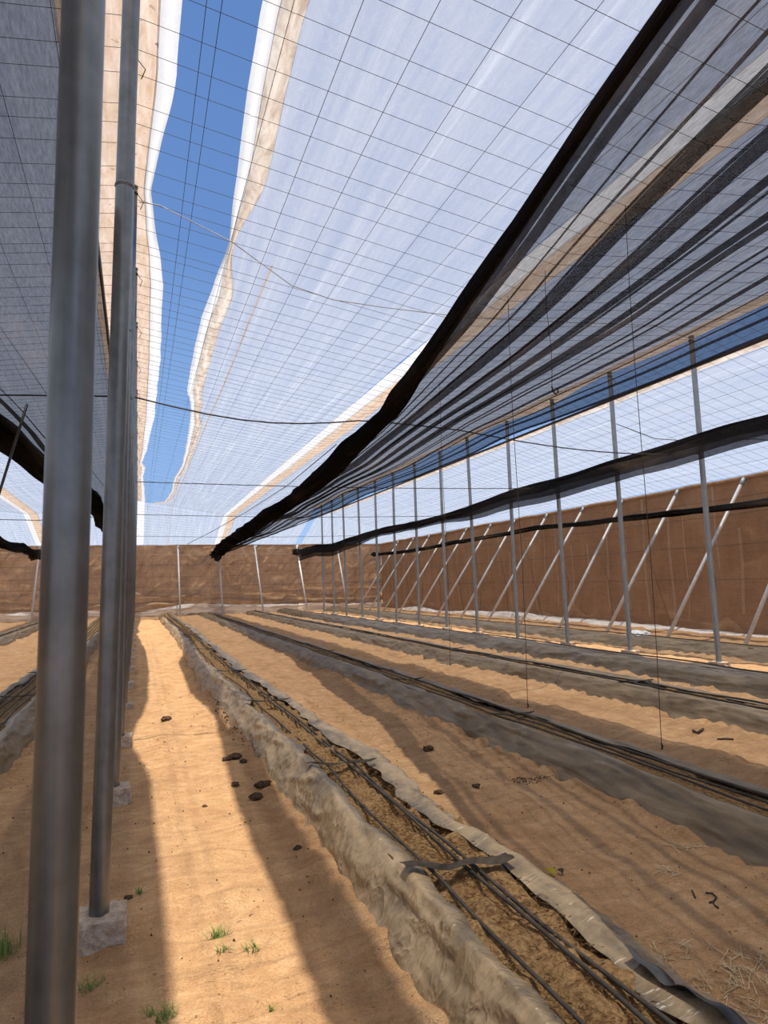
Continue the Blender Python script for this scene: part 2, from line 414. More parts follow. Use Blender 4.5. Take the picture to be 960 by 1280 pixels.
def wall_side(name, sx, label):
    ys = np.linspace(YBACK, YFAR, 420); zs = np.linspace(-0.06, ZWALL, 40)
    Y, Z = np.meshgrid(ys, zs)
    low = np.clip((0.7-Z)/0.7, 0, 1)
    D = 0.04*fbm(Y*0.8, Z*0.9, 41, 3)+0.03*np.sin(Y*2*math.pi/2.1)*np.sin(Z/ZWALL*math.pi)+low*0.06*fbm(Y*1.5, Z*6, 43, 2)
    P = np.stack([sx*(XWALL-D), Y, Z], 2)
    if sx > 0: P = P[:, ::-1]
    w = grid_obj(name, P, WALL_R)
    tag(w, label, None, None, 'structure')
    py = np.linspace(YBACK, YFAR, 120)
    tube('top_hem', [(sx*(XWALL-0.05), y, ZWALL+0.03*vnoise(y*1.2, 3.0)) for y in py], 0.055, HEM_TAN, w, 6)
    ys = np.linspace(YBACK, YFAR, 380); Y, V = np.meshgrid(ys, np.linspace(0, 1, 12))
    hh = np.clip(0.13+0.14*vnoise(Y*0.3, 0*Y, 61), 0.02, 1)
    Xk = XWALL-0.14-0.34*V+0.06*fbm(Y*1.4, V*3, 62, 2)
    Z = hh*np.sin((1-V)*math.pi*0.6)-0.04+0.02*fbm(Y*3, V*4, 64, 2)
    P = np.stack([sx*Xk, Y, Z], 2)
    if sx > 0: P = P[:, ::-1]
    grid_obj('skirt', P, SKIRT, w)
    if sx > 0:
        for y in np.arange(6.5, 38.5, 0.87):
            y += random.uniform(-.2, .2); wd = random.choice([0.04, 0.05, 0.09])
            z0 = random.choice([0.3, 0.5, 1.6]); z1 = random.choice([ZWALL-0.5, ZWALL-0.1, 2.6])
            P = np.array([[[sx*(XWALL-0.12-0.02*math.sin(z*3+y)), y-s*wd/2+0.03*math.sin(z*2+y), z] for s in (-1, 1)] for z in np.linspace(z0, max(z1, z0+.8), 8)])
            grid_obj('seam_strip', P, SEAM, w)
        for z in (1.35, 2.2, 2.95, 3.35):
            tube('wall_wire', [(sx*(XWALL-0.17), y, z+0.012*math.sin(y*1.3)) for y in np.linspace(YBACK, YFAR, 40)], 0.006, ROPE, w, 4)
        for i, y in enumerate(np.arange(9.6, 38, 2.1)):
            tube('guy_rope', [(sx*(XWALL-0.2), y+0.5, ZWALL-0.25), (sx*(XWALL-0.22), y-0.35, 1.35), (sx*(XWALL-0.3), y-0.9+0.3*(i % 3), 0.05)], 0.009, ROPE, w, 4)
    return w

wall_far()
wall_side('wall_right', 1, 'brown screen fabric wall along the right side')
wall_side('wall_left', -1, 'brown screen fabric wall along the left side')

# ------------------------------------------------------------------ roof film
GL_Y = [-7, 0, 4.7, 5.5, 7.35, 9.7, 12.9, 17.7, 22, 24.2, 25.2, 27, 31, 34.7]
GL_X = [.30, .28, .27, .27, .09, .30, .35, .35, .22, .10, .22, .16, .24, .30]
GR_Y = [-7, 0, 4.5, 5.8, 7.9, 10.4, 14.3, 15.9, 19, 23.1, 26, 30, 33.5, 34.7]
GR_X = [.80, .76, .79, .85, .99, .87, .92, 1.12, 1.24, 1.34, 1.24, 1.30, 1.15, .70]
def edge_l(y): return np.interp(y, GL_Y, GL_X)+0.012*vnoise(np.asarray(y)*1.7, 0*np.asarray(y), 2)
def edge_r(y): return np.interp(y, GR_Y, GR_X)+0.012*vnoise(np.asarray(y)*1.7, 0*np.asarray(y), 3)
def lip_w(y):   # the right hem narrows where it is tied
    return 0.30-0.24*np.exp(-((np.asarray(y)-7.95)/0.9)**2)-0.10*np.exp(-((np.asarray(y)-16)/0.8)**2)-0.12*np.clip((np.asarray(y)-17)/6, 0, 1)

def sheet(name, xa, xb, ylist, mat, parent, nu=30, lift=0.03, amp=0.02, droop=None, seed=0):
    Yv = np.asarray(ylist, float); U = np.linspace(0, 1, nu)
    A = np.array([xa(y) if callable(xa) else xa for y in Yv]); B = np.array([xb(y) if callable(xb) else xb for y in Yv])
    Xg = A[:, None]+(B-A)[:, None]*U[None, :]; Yg = np.repeat(Yv[:, None], nu, 1)
    Z = roof_z(Xg, Yg)+lift+amp*fbm(Xg*1.4, Yg*0.8, seed, 3)
    if droop: Z = Z+droop(Xg, Yg, U[None, :])
    return grid_obj(name, np.stack([Xg, Yg, Z], 2), mat, parent)

YS = np.concatenate([np.arange(YBACK, YHIP, 0.28), np.linspace(YHIP, YFAR-0.02, 22)])
YS_GAP = np.concatenate([np.arange(YBACK, 34.7, 0.12), [34.7]])

mid = empty('roof_film', (2.6, 16, 5.4))
tag(mid, 'translucent white plastic roof film between the two post rows', 'plastic film', 'plastic roof films')
left = empty('roof_film', (-4, 16, 5.4))
tag(left, 'translucent plastic roof film left of the blue sky slot', 'plastic film', 'plastic roof films')
right = empty('roof_film', (11, 16, 5))
tag(right, 'translucent plastic roof film sloping down to the right wall', 'plastic film', 'plastic roof films')
for r_ in (mid, left, right):
    pass
def under(parent, o):     # keep world position when the parent empty sits elsewhere
    o.location = o.location-parent.location; return o

def hem_roll(Xg, Yg, U): return -0.05*np.sin(U*math.pi)+0.015*fbm(Xg*9, Yg*1.2, 71, 2)
# middle film
under(mid, sheet('film_sheet', lambda y: (edge_r(y)+lip_w(y)) if y < 34.7 else 0.28, 4.05, YS, FILM, mid, 30, seed=3))
under(mid, sheet('film_sheet', 4.62, lambda y: XR-0.05, YS, FILM, mid, 30, seed=5))
under(mid, sheet('hem_white', lambda y: edge_r(y), lambda y: edge_r(y)+lip_w(y)*0.42, YS_GAP, FILM_WHITE, mid, 6, 0.02, 0.01, hem_roll))
under(mid, sheet('hem_dirty', lambda y: edge_r(y)+lip_w(y)*0.40, lambda y: edge_r(y)+lip_w(y)*1.02, YS_GAP, FILM_DIRTY, mid, 8, 0.015, 0.01, hem_roll))
under(mid, sheet('valley_strip', lambda y: 4.03+0.03*vnoise(y*.5, 0.5), lambda y: 4.28+0.05*vnoise(y*.4, 1.5), YS, FILM_WHITE, mid, 5, 0.01, 0.01))
under(mid, sheet('valley_strip', lambda y: 4.27+0.05*vnoise(y*.4, 1.5), 4.64, YS, FILM_TAN, mid, 6, 0.012, 0.01))
under(mid, sheet('crease_strip', lambda y: 1.55+0.02*vnoise(y*.5, 9.5), lambda y: 1.572+0.02*vnoise(y*.5, 9.5), YS[YS > 8], FILM_TAN, mid, 3, 0.006, 0.0))
# left film
under(left, sheet('film_sheet', -4.4, lambda y: -0.60, YS, FILM, left, 30, seed=8))
under(left, sheet('film_sheet', -14.0, -4.95, YS, FILM, left, 40, seed=9))
under(left, sheet('hem_tan', -0.62, lambda y: edge_l(y)*0.52-0.02, YS_GAP, FILM_TAN, left, 8, 0.05, 0.01))
under(left, sheet('hem_white', lambda y: edge_l(y)*0.5-0.03, lambda y: edge_l(y), YS_GAP, FILM_WHITE, left, 6, 0.05, 0.01, hem_roll))
under(left, sheet('hem_white', -0.62, 0.29, np.linspace(34.68, YFAR-0.02, 20), FILM_WHITE, left, 8, 0.035, 0.01))
under(left, sheet('valley_strip', -4.97, -4.72, YS, FILM_WHITE, left, 4, 0.012, 0.01))
under(left, sheet('valley_strip', -4.73, -4.38, YS, FILM_TAN, left, 5, 0.012, 0.01))
# right film, behind its own sky slot
under(right, sheet('film_sheet', lambda y: 9.66 if y < 34.7 else XR+0.3, 14.0, YS, FILM, right, 30, seed=12))
under(right, sheet('hem_tan', XR-0.28, lambda y: XR+0.10+0.10*vnoise(y*.3, 2.2)+0.05*math.sin(y*math.pi/2.05), YS_GAP, FILM_TAN, right, 6, 0.05, 0.01))
under(right, sheet('hem_dirty', lambda y: 9.52+0.05*vnoise(y*.4, 4.2), 9.68, YS_GAP, FILM_DIRTY, right, 5, 0.02, 0.01, hem_roll))

# ------------------------------------------------------------------ roof wires
grid = empty('roof_wire_grid', (0, 16, 5.3))
tag(grid, 'crossing grid of thin dark steel wires beneath the plastic roof', 'wire grid')
prof = [(-14.0, 3.95), (-9.2, 5.6), (-4.65, 5.02), (XRIDGE, ZL), (XV, ZV), (XR, ZR), (14.0, ZWALL+.05)]
V, Fc = tube_geo([(x, 0, z-0.03) for x, z in prof], 0.0026, 4)
first = None
for i in range(int((YHIP-YBACK)/0.315)):
    y = YBACK+0.3+i*0.315
    if first is None:
        first = obj('wire', V, Fc, WIRE, grid); o = first
    else:
        o = first.copy(); C.objects.link(o)
    o.location = (random.uniform(-.02, .02), y-16+random.uniform(-.05, .05), -5.3+random.uniform(-.012, .004))
for t in np.linspace(0.08, 0.97, 15):
    y = YHIP+(YFAR-YHIP)*t
    o = tube('wire', [(x, y, float(roof_z(np.array(x), np.array(y)))-0.03) for x, z in prof], 0.0026, WIRE, grid, 4); under(grid, o)
lx = [-13.3+0.47*i for i in range(28)]+[0.42, 0.52, 0.98, 1.42, 1.88, 2.36, 2.82, 3.26, 3.72, 4.2, 4.65, 5.1, 5.6, 6.1, 6.6, 7.1, 7.6, 8.1, 9.2, 9.65, 10.1, 10.55, 11.0, 11.45, 11.9, 12.35, 12.8, 13.3]
for x in lx:
    if abs(x-XL) < 0.1: continue
    z0 = float(np.interp(x, RX, RZ))-0.035
    dx = random.uniform(-.06, .06)
    pts = [(x+dx, YBACK, z0), (x-dx, 12, z0), (x+dx*.5, YHIP, z0), (x, YFAR, min(z0, ZWALL))]
    under(grid, tube('wire', pts, 0.0026, WIRE, grid, 4))

# ------------------------------------------------------------------ posts
def block(name, sx, sy, sz, mat, parent, loc, seed):
    n = 15; V = []; idx = {}; Fc = []
    def key(p): return tuple(np.round(p, 5))
    def vid(p):
        k_ = key(p)
        if k_ not in idx: idx[k_] = len(V); V.append(np.array(p, float))
        return idx[k_]
    lin = np.linspace(-1, 1, n)
    for ax in range(3):
        for s in (-1, 1):
            for i in range(n-1):
                for j in range(n-1):
                    q = []
                    for a, b in ((i, j), (i+1, j), (i+1, j+1), (i, j+1)):
                        p = [0, 0, 0]; p[ax] = s; p[(ax+1) % 3] = lin[a]; p[(ax+2) % 3] = lin[b]; q.append(vid(p))
                    Fc.append(tuple(q if s > 0 else q[::-1]))
    P = np.array(V)
    rr = np.linalg.norm(P, axis=1, keepdims=True)
    P = P*(1-0.05*(rr-1))
    nn = fbm(P[:, 0]*4+P[:, 2]*3, P[:, 1]*4-P[:, 2]*4, seed, 3)
    P = P*(1+0.075*nn[:, None]*np.array([1, 1, .7]))
    P = P*np.array([sx/2, sy/2, sz/2])+np.array(loc)
    return obj(name, P, Fc, mat, parent, False)

POST_R = 0.042
def post(x, y, zt, rad, mat, label, group, foot, lean=(0, 0), seed=0):
    g = fz1(x, y)
    p = empty('steel_post', (x, y, g)); tag(p, label, 'post', group)
    top = zt-g
    zs = [-0.05]+list(np.linspace(0.1, top, 7))
    pl = tube('pole', [(lean[0]*(zz/top), lean[1]*(zz/top), zz) for zz in zs], rad, mat, p, 20)
    tube('end_cap', [(lean[0], lean[1], top), (lean[0], lean[1], top+0.02)], rad*1.12, mat, p, 14)
    if foot == 'block':
        block('footing', 0.225, 0.20, 0.24, CONCRETE, p, (0, 0, -0.02), seed)
    else:
        block('footing', 0.24, 0.24, 0.14, CONCRETE, p, (0, 0, 0.02), seed)
    # wire tie wound round the head of the post
    a = [(lean[0]+(rad+.004)*math.cos(t), lean[1]+(rad+.004)*math.sin(t), top-0.05-0.01*t/6) for t in np.linspace(0, 12.5, 26)]
    a += [(lean[0]+rad+0.06, lean[1]-0.03, top-0.16), (lean[0]+rad+0.03, lean[1]-0.02, top-0.24)]
    tube('wire_tie', a, 0.004, WIRE, p, 4)
    if foot == 'block':
        lt = lean[0]*0.6
        b = [(lt+(rad+.003)*math.cos(t), (rad+.003)*math.sin(t), 3.46-0.008*t/6-g) for t in np.linspace(0, 12.5, 26)]
        tube('wire_tie', b, 0.0022, STEEL_FAR, p, 4)
    return p

LEFT_Y = [1.42]+[3.36+1.98*k for k in range(16)]
for k, y in enumerate(LEFT_Y):
    lab = {0: 'blurred nearest galvanised steel post crossing the whole left edge',
           1: 'second galvanised post of left row standing in a pitted concrete block'}.get(
        k, '%s galvanised post counted from the camera in left row' % ORD[k])
    post(XL, y, ZL, POST_R, STEEL, lab, 'left row of posts', 'block', ({0: 0.058, 1: 0.11}.get(k, 0.06), 0), 100+k)
RIGHT_Y = [8.63+2.05*k for k in range(13)]
for k, y in enumerate(RIGHT_Y):
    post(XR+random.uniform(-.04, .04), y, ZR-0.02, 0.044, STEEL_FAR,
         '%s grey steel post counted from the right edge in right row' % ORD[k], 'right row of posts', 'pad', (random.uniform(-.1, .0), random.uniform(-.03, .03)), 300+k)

# struts against the walls
for k in range(13):
    y = 10.45+2.12*k
    g = fz1(11.25, y)
    p = empty('wall_strut', (11.25, y, g)); tag(p, '%s slanting pale strut propping the right wall, counted from right edge' % ORD[k], 'strut', 'struts along the right wall')
    dy = random.uniform(-.12, .12)
    tube('pole', [(0, 0, -0.04), (2.62, dy, ZWALL-0.08-g)], 0.042, WHITE_STEEL, p, 12)
    tube('clamp', [(2.55, dy, ZWALL-0.20-g), (2.66, dy, ZWALL-0.03-g)], 0.055, STEEL_FAR, p, 10)
for k, x in enumerate([-9.0, -6.9, -4.78, -2.62, 2.08, 4.22, 6.35, 8.75, 11.05]):
    yb = 36.7; g = fz1(x, yb)
    p = empty('wall_strut', (x, yb, g))
    tag(p, ['pale strut at far wall, fourth left of the left post row', 'pale strut at far wall, third left of the left post row',
            'pale strut at far wall just left of the nearest post', 'pale strut at far wall seen between the two nearest posts',
            'upright pale strut at far wall above the middle planting bed', 'pale strut at far wall under the end of the spread black net',
            'pale strut at far wall right of the spread black net', 'pale strut at far wall under the end of the rolled net',
            'pale strut at far wall nearest the right corner'][k], 'strut', 'struts along the far wall')
    tube('pole', [(0, 0, -0.04), (random.uniform(-.1, .1), YFAR-yb-0.28, ZWALL-0.06-g)], 0.045, WHITE_STEEL, p, 12)
    tube('clamp', [(0, YFAR-yb-0.36, ZWALL-0.2-g), (0, YFAR-yb-0.27, ZWALL-0.04-g)], 0.058, STEEL_FAR, p, 10)

# ------------------------------------------------------------------ shade nets
def net_sheet(name, parent, ylist, xl, xr, zf, folds, mat, nu=200, seed=0, grow=None, w0=3.0):
    Yv = np.asarray(ylist, float)
    U = np.unique(np.clip(np.concatenate([np.linspace(0, 1, nu)]+[c_+s_*np.linspace(-3.6, 3.6, 23) for c_, s_, _a, _b in folds]), 0, 1)); nu = len(U)
    A = np.array([xl(y) for y in Yv])[:, None]; B = np.array([xr(y) for y in Yv])[:, None]
    U = U[None, :]; Yg = np.repeat(Yv[:, None], nu, 1)
    X = A+(B-A)*U; Z = np.array([zf(y) for y in Yv])[:, None]+0*X
    gr = np.array([grow(y) if grow else 1.0 for y in Yv])[:, None]
    for j, (c, s, a, b) in enumerate(folds):
        t = (U-c)/s
        am = a*(1+0.35*vnoise(Yg*0.3, 0*Yg+j*5.7, seed+1))*np.clip((B-A)/w0, 0.1, 2)**0.3
        X = X-am*t*np.exp(-t*t/2)*1.0
        Z = Z+b*gr*np.exp(-t*t/2)*(1 if j % 2 else -1)+b*0.6*t*np.exp(-t*t/2)
    Z = Z+0.03*fbm(X*1.2, Yg*0.5, seed+3, 2)-0.05*np.abs(np.sin((Yg-7.33)*math.pi/6.5))
    return under(parent, grid_obj(name, np.stack([X, Yg, Z], 2), mat, parent))

def gathered(name, parent, ylist, cx, cz, rx, rz, mat, sides=26, seed=0, lobes=0.35):
    Yv = np.asarray(ylist, float); th = np.linspace(0, 2*math.pi, sides+1)[None, :]
    Yg = Yv[:, None]
    X0 = np.array([cx(y) for y in Yv])[:, None]; Z0 = np.array([cz(y) for y in Yv])[:, None]
    RXx = np.array([rx(y) for y in Yv])[:, None]; RZz = np.array([rz(y) for y in Yv])[:, None]
    cyc = np.minimum(th/(2*math.pi), 1-th/(2*math.pi))*2
    rid = (1-np.abs(vnoise(cyc*13.0+0.8*vnoise(Yg*0.25, 0*Yg+3, seed+5), Yg*0.22+0*th, seed+6)))**2
    m = 0.86+0.34*rid+lobes*vnoise(cyc*4.3+0.4*vnoise(Yg*0.4, 0*Yg, seed), Yg*0.45+0*th, seed+1)+lobes*0.6*vnoise(cyc*9.0+0.5*np.sin(Yg*0.5), Yg*0.8+0*th, seed+2)
    P = np.stack([X0+RXx*np.cos(th)*m, Yg+0*th, Z0+RZz*np.sin(th)*m], 2)
    return under(parent, grid_obj(name, P[:, ::-1], mat, parent))

NY = np.concatenate([np.arange(-4, 10, 0.16), np.arange(10, 38.6, 0.3)])
# spread net right of the middle bay
N1L = ([-4, 1.62, 2.16, 3.06, 4.43, 7.2, 9.1, 13.1, 19.8, 30, 38.3], [1.15, 1.63, 1.72, 1.90, 2.15, 2.62, 2.74, 3.06, 3.22, 3.5, 3.84])
N1R = ([-4, 22, 33, 38.5], [4.70, 4.68, 4.55, 4.15])
n1 = empty('shade_net', (3.5, 5, 3.4)); tag(n1, 'black shade net spread in a fan of dark folds, upper right', 'shade net', 'shade nets')
zf1 = lambda y: 3.42-0.10*max(0, (y-30)/8)
def fold(c, wd, b=.03, w=3.1):     # fold centred at c whose three layers cover wd of the width
    wd = wd*0.62; sg = 0.0042+wd*0.08
    return (c, sg, (wd*w/2+w*sg)/0.607, b)
f1 = [fold(.016, .030), fold(.052, .018), fold(.100, .003, .01), fold(.150, .004, .015), fold(.185, .003, .01), fold(.225, .040, .05), fold(.282, .005, .02), fold(.318, .028, .04), fold(.368, .018, .03),
      fold(.410, .004, .02), fold(.452, .020, .03), fold(.508, .013, .03), fold(.560, .003, .01), fold(.600, .004, .01), fold(.665, .008, .02), fold(.74, .003, .01), fold(.80, .004, .01), fold(.88, .005, .02), fold(.97, .010, .02)]
net_sheet('net_cloth', n1, NY, lambda y: np.interp(y, *N1L), lambda y: np.interp(y, *N1R), zf1, f1, NET, 120, 5, lambda y: 1+max(0, (y-12)/8))
gathered('gathered_edge', n1, NY, lambda y: np.interp(y, *N1L)+0.02+0.10*min(1, max(0, (y-4)/9))+0.08*max(0, (y-8)/30), lambda y: zf1(y)-0.02-0.05*max(0, (y-8)/30), lambda y: 0.012+0.0045*max(y, 0)+(0.14 if y > 12 else 0.14*max(0, (y-3)/9)),
         lambda y: 0.015+0.006*max(y, 0), NET_DENSE, 44, 9)
tube('edge_cord', [(4.70-3.5 if y < 22 else float(np.interp(y, *N1R))-3.5, y-5, zf1(y)-3.4-0.06) for y in NY[::3]], 0.016, BLACK, n1, 5)

# spread net left of the near posts
N0L = ([-4, 2, 6.4, 9, 12, 15, 21.3, 30, 38.3], [-3.0, -2.6, -1.95, -1.62, -1.42, -1.02, -.96, -.80, -.70])
N0R = ([-4, 5, 15, 38.5], [-0.225, -0.225, -0.26, -0.34])
n0 = empty('shade_net', (-1, 5, 3.4)); tag(n0, 'grey see-through shade net with sagging black edge, upper left behind posts', 'shade net', 'shade nets')
zf0 = lambda y: 3.42-0.10*max(0, (y-30)/8)
f0 = [(.05, .02, .2, .05), (.12, .02, .22, .06), (.20, .022, .2, .05), (.29, .02, .12, .04), (.40, .018, .07, .03), (.62, .015, .05, .02)]
net_sheet('net_cloth', n0, NY, lambda y: np.interp(y, *N0L), lambda y: np.interp(y, *N0R), zf0, f0, NET_LEFT, 180, 15, lambda y: 1+max(0, (y-8)/8))
gathered('gathered_edge', n0, NY, lambda y: np.interp(y, *N0L)+0.08, lambda y: zf0(y)-0.05, lambda y: 0.13+0.002*max(y, 0), lambda y: 0.10+0.004*max(y, 0), NET_DENSE, 44, 19)
tube('edge_cord', [(float(np.interp(y, *N0R))+1, y-5, zf0(y)-3.4-0.05) for y in NY[::3]], 0.011, BLACK, n0, 5)

# rolled nets
def rolled(label, x0, x1, z0, z1, r0, pouch, y0, seed, yend=38.2):
    ys_ = np.concatenate([np.arange(y0, 14, 0.2), np.arange(14, yend, 0.3), [yend]])
    n = empty('rolled_shade_net', (x0, 12, z0)); tag(n, label, 'shade net', 'shade nets')
    cx = lambda y: x0+(x1-x0)*(y/38)+0.05*float(vnoise(y*.25, seed*1.0, seed))
    sag = lambda y: (0.15 if pouch != 0.25 else 0.05)*float(vnoise(y*.3, seed*2.0, seed+4))-0.05*abs(math.sin((y-7.33)*math.pi/6.5))
    cz = lambda y: z0+(z1-z0)*(y/38)+sag(y)
    fl = lambda y: 1.0+1.0*math.exp(-((y-yend)/1.0)**2)
    gathered('gathered_roll', n, ys_, cx, cz, lambda y: r0*fl(y), lambda y: r0*1.1*fl(y), NET_DENSE, 44, seed, 0.4)
    if pouch:
        Yv = ys_[ys_ < yend-1]; s = np.linspace(-1, 1, 17)[None, :]
        Yg = Yv[:, None]
        dep = np.array([pouch*(0.75+0.5*float(vnoise(y*.22, 1.0, seed+8))) for y in Yv])[:, None]
        Xc = np.array([cx(y) for y in Yv])[:, None]; Zc = np.array([cz(y) for y in Yv])[:, None]
        P = np.stack([Xc+0.14*s+0.05*vnoise(Yg*.5, s*2, seed), Yg+0*s, Zc-dep*(1-np.abs(s)**2.5)+0.03*vnoise(Yg*.8, s*3+7, seed)], 2)
        under(n, grid_obj('hanging_fold', P, NET, n))
        P2 = P.copy(); P2[:, :, 2] = Zc+(P[:, :, 2]-Zc)*0.62; P2[:, :, 0] += 0.03
        under(n, grid_obj('hanging_fold', P2, NET, n))
    tube('carrier_cable', [(cx(y)-x0, y-12, cz(y)-z0+r0*1.15) for y in ys_[::6]], 0.008, WIRE, n, 4)
    return n
rolled('rolled black shade net hanging just before the right post row', 7.95, 8.45, 3.46, 3.40, 0.075, 0.42, -2, 51)
rolled('thin rolled black shade net beside the right brown wall', 12.75, 13.1, 3.16, 3.18, 0.062, 0.12, 4, 61)
rolled('rolled black shade net at far left edge above the far wall', -4.75, -4.75, 3.42, 3.38, 0.13, 0.25, 6, 71, 37.5)

# support cables between the post rows
def cable(pts, r, mat, label, nm='support_cable'):
    o = tube(nm, pts, r, mat, None, 5); tag(o, label, 'cable', 'cables strung across the house'); return o
for i, k in enumerate((3, 6, 9, 13)):
    y = LEFT_Y[k]; yr = RIGHT_Y[min(range(13), key=lambda q: abs(RIGHT_Y[q]-y))]
    pts = []
    for t in np.linspace(0, 1, 25):
        sagg = (0.14*math.sin(min(t/0.30, 1)*math.pi)+0.12*math.sin(max(0, (t-0.45)/0.55)*math.pi)) if i == 0 else 0.05*math.sin(t*math.pi)
        pts.append((XL+0.055+POST_R+(XR-0.05-XL-0.055-POST_R)*t, y+(yr-y)*t, 3.47-sagg))
    cable(pts, 0.009 if i == 0 else 0.008, WIRE, ['sagging black cable strung across the middle bay, nearest one', 'second black cable strung level across the middle bay',
          'third black cable strung level across the middle bay', 'farthest black cable strung across the middle bay'][i])
cable([(XL+.12, 7.35, 5.62), (0.18, 7.35, 5.62), (0.95, 7.35, 5.32), (1.62, 7.35, 4.90), (2.1, 7.35, 4.79), (2.74, 7.35, 4.77), (3.9, 7.35, 4.77), (5.5, 7.4, 4.9), (7, 7.6, 5.1), (XR, 8.6, 5.4)], 0.0055, WIRE_PALE, 'thin pale wire drooping across the blue sky slot')
pts = [(8.7, 8.6, 4.40), (7.6, 7.2, 4.02), (6.4, 5.6, 3.98)]
cable([(XR, RIGHT_Y[1], 4.45), (9.6, 10.6, 4.18), (10.6, 10.4, 4.12), (11.8, 10.2, 4.2), (13.2, 10, 4.0), (13.9, 10, 3.85)], 0.008, WIRE, 'dark cable sagging from right post row towards the right wall')
cable([(XL-.04, LEFT_Y[3], 3.47), (-2.4, 7.6, 3.42), (-4.7, 8, 3.47), (-8, 8.2, 3.4)], 0.009, WIRE, 'dark cable strung left from the fourth left post')
cable([(XL-.04, LEFT_Y[9], 3.47), (-2.4, 19.2, 3.3), (-4.7, 19.3, 3.35), (-8, 19.5, 3.5)], 0.010, WIRE, 'dark cable sagging across the left bay below its roof film')
cable([(2.2, 33.5, 3.55), (3.0, 31, 3.9), (4.0, 27, 4.4), (4.6, 22, 4.75), (4.6, 16, 4.93)], 0.012, WIRE, 'dark cord climbing beside the far end of spread net')

# hanging strings and hook
def string(x, y, zt, zb, label):
    g = fz1(x, y)
    o = empty('hanging_string', (x, y, zb if zb > 0.2 else g)); tag(o, label, 'string', 'strings hanging from the roof wires')
    z0 = o.location.z
    tube('cord', [(0.02*math.sin(i), 0, (zt-z0)*i/6) for i in range(7)], 0.0042, ROPE, o, 4)
    if zb > 0.2:
        tube('hook', [(0, 0, 0.02), (0.012, 0, -0.04), (0.05, 0, -0.07), (0.08, 0, -0.04), (0.07, 0, 0.0)], 0.010, BLACK, o, 5)
    else:
        tube('knot', [(0, 0, 0.0), (0.01, 0, 0.03), (0, 0, 0.05)], 0.009, ROPE, o, 5)
    return o
string(4.32, 4.95, float(roof_z(np.array(4.32), np.array(5.)))-.03, 0, 'brown string hanging to the sand right of the second bed')
string(4.30, 7.1, float(roof_z(np.array(4.3), np.array(7.)))-.03, 0, 'middle brown string hanging to the sand before third bed')
string(5.15, 11.0, float(roof_z(np.array(5.15), np.array(11.)))-.03, 0, 'farthest brown string hanging to the sand')
string(4.35, 6.35, 5.0, 3.62, 'short string with black hook below the spread net')
string(-2.2, 11.5, 4.9, 3.15, 'short string with black hook at left edge')
tube_o = tube('support_rod', [(-1.10, 7.75, 3.44), (-1.38, 7.75, 2.30), (-1.40, 7.75, 2.2)], 0.014, BLACK, None, 8)
tag(tube_o, 'thin dark rod hanging slanted from the left shade net', 'rod')

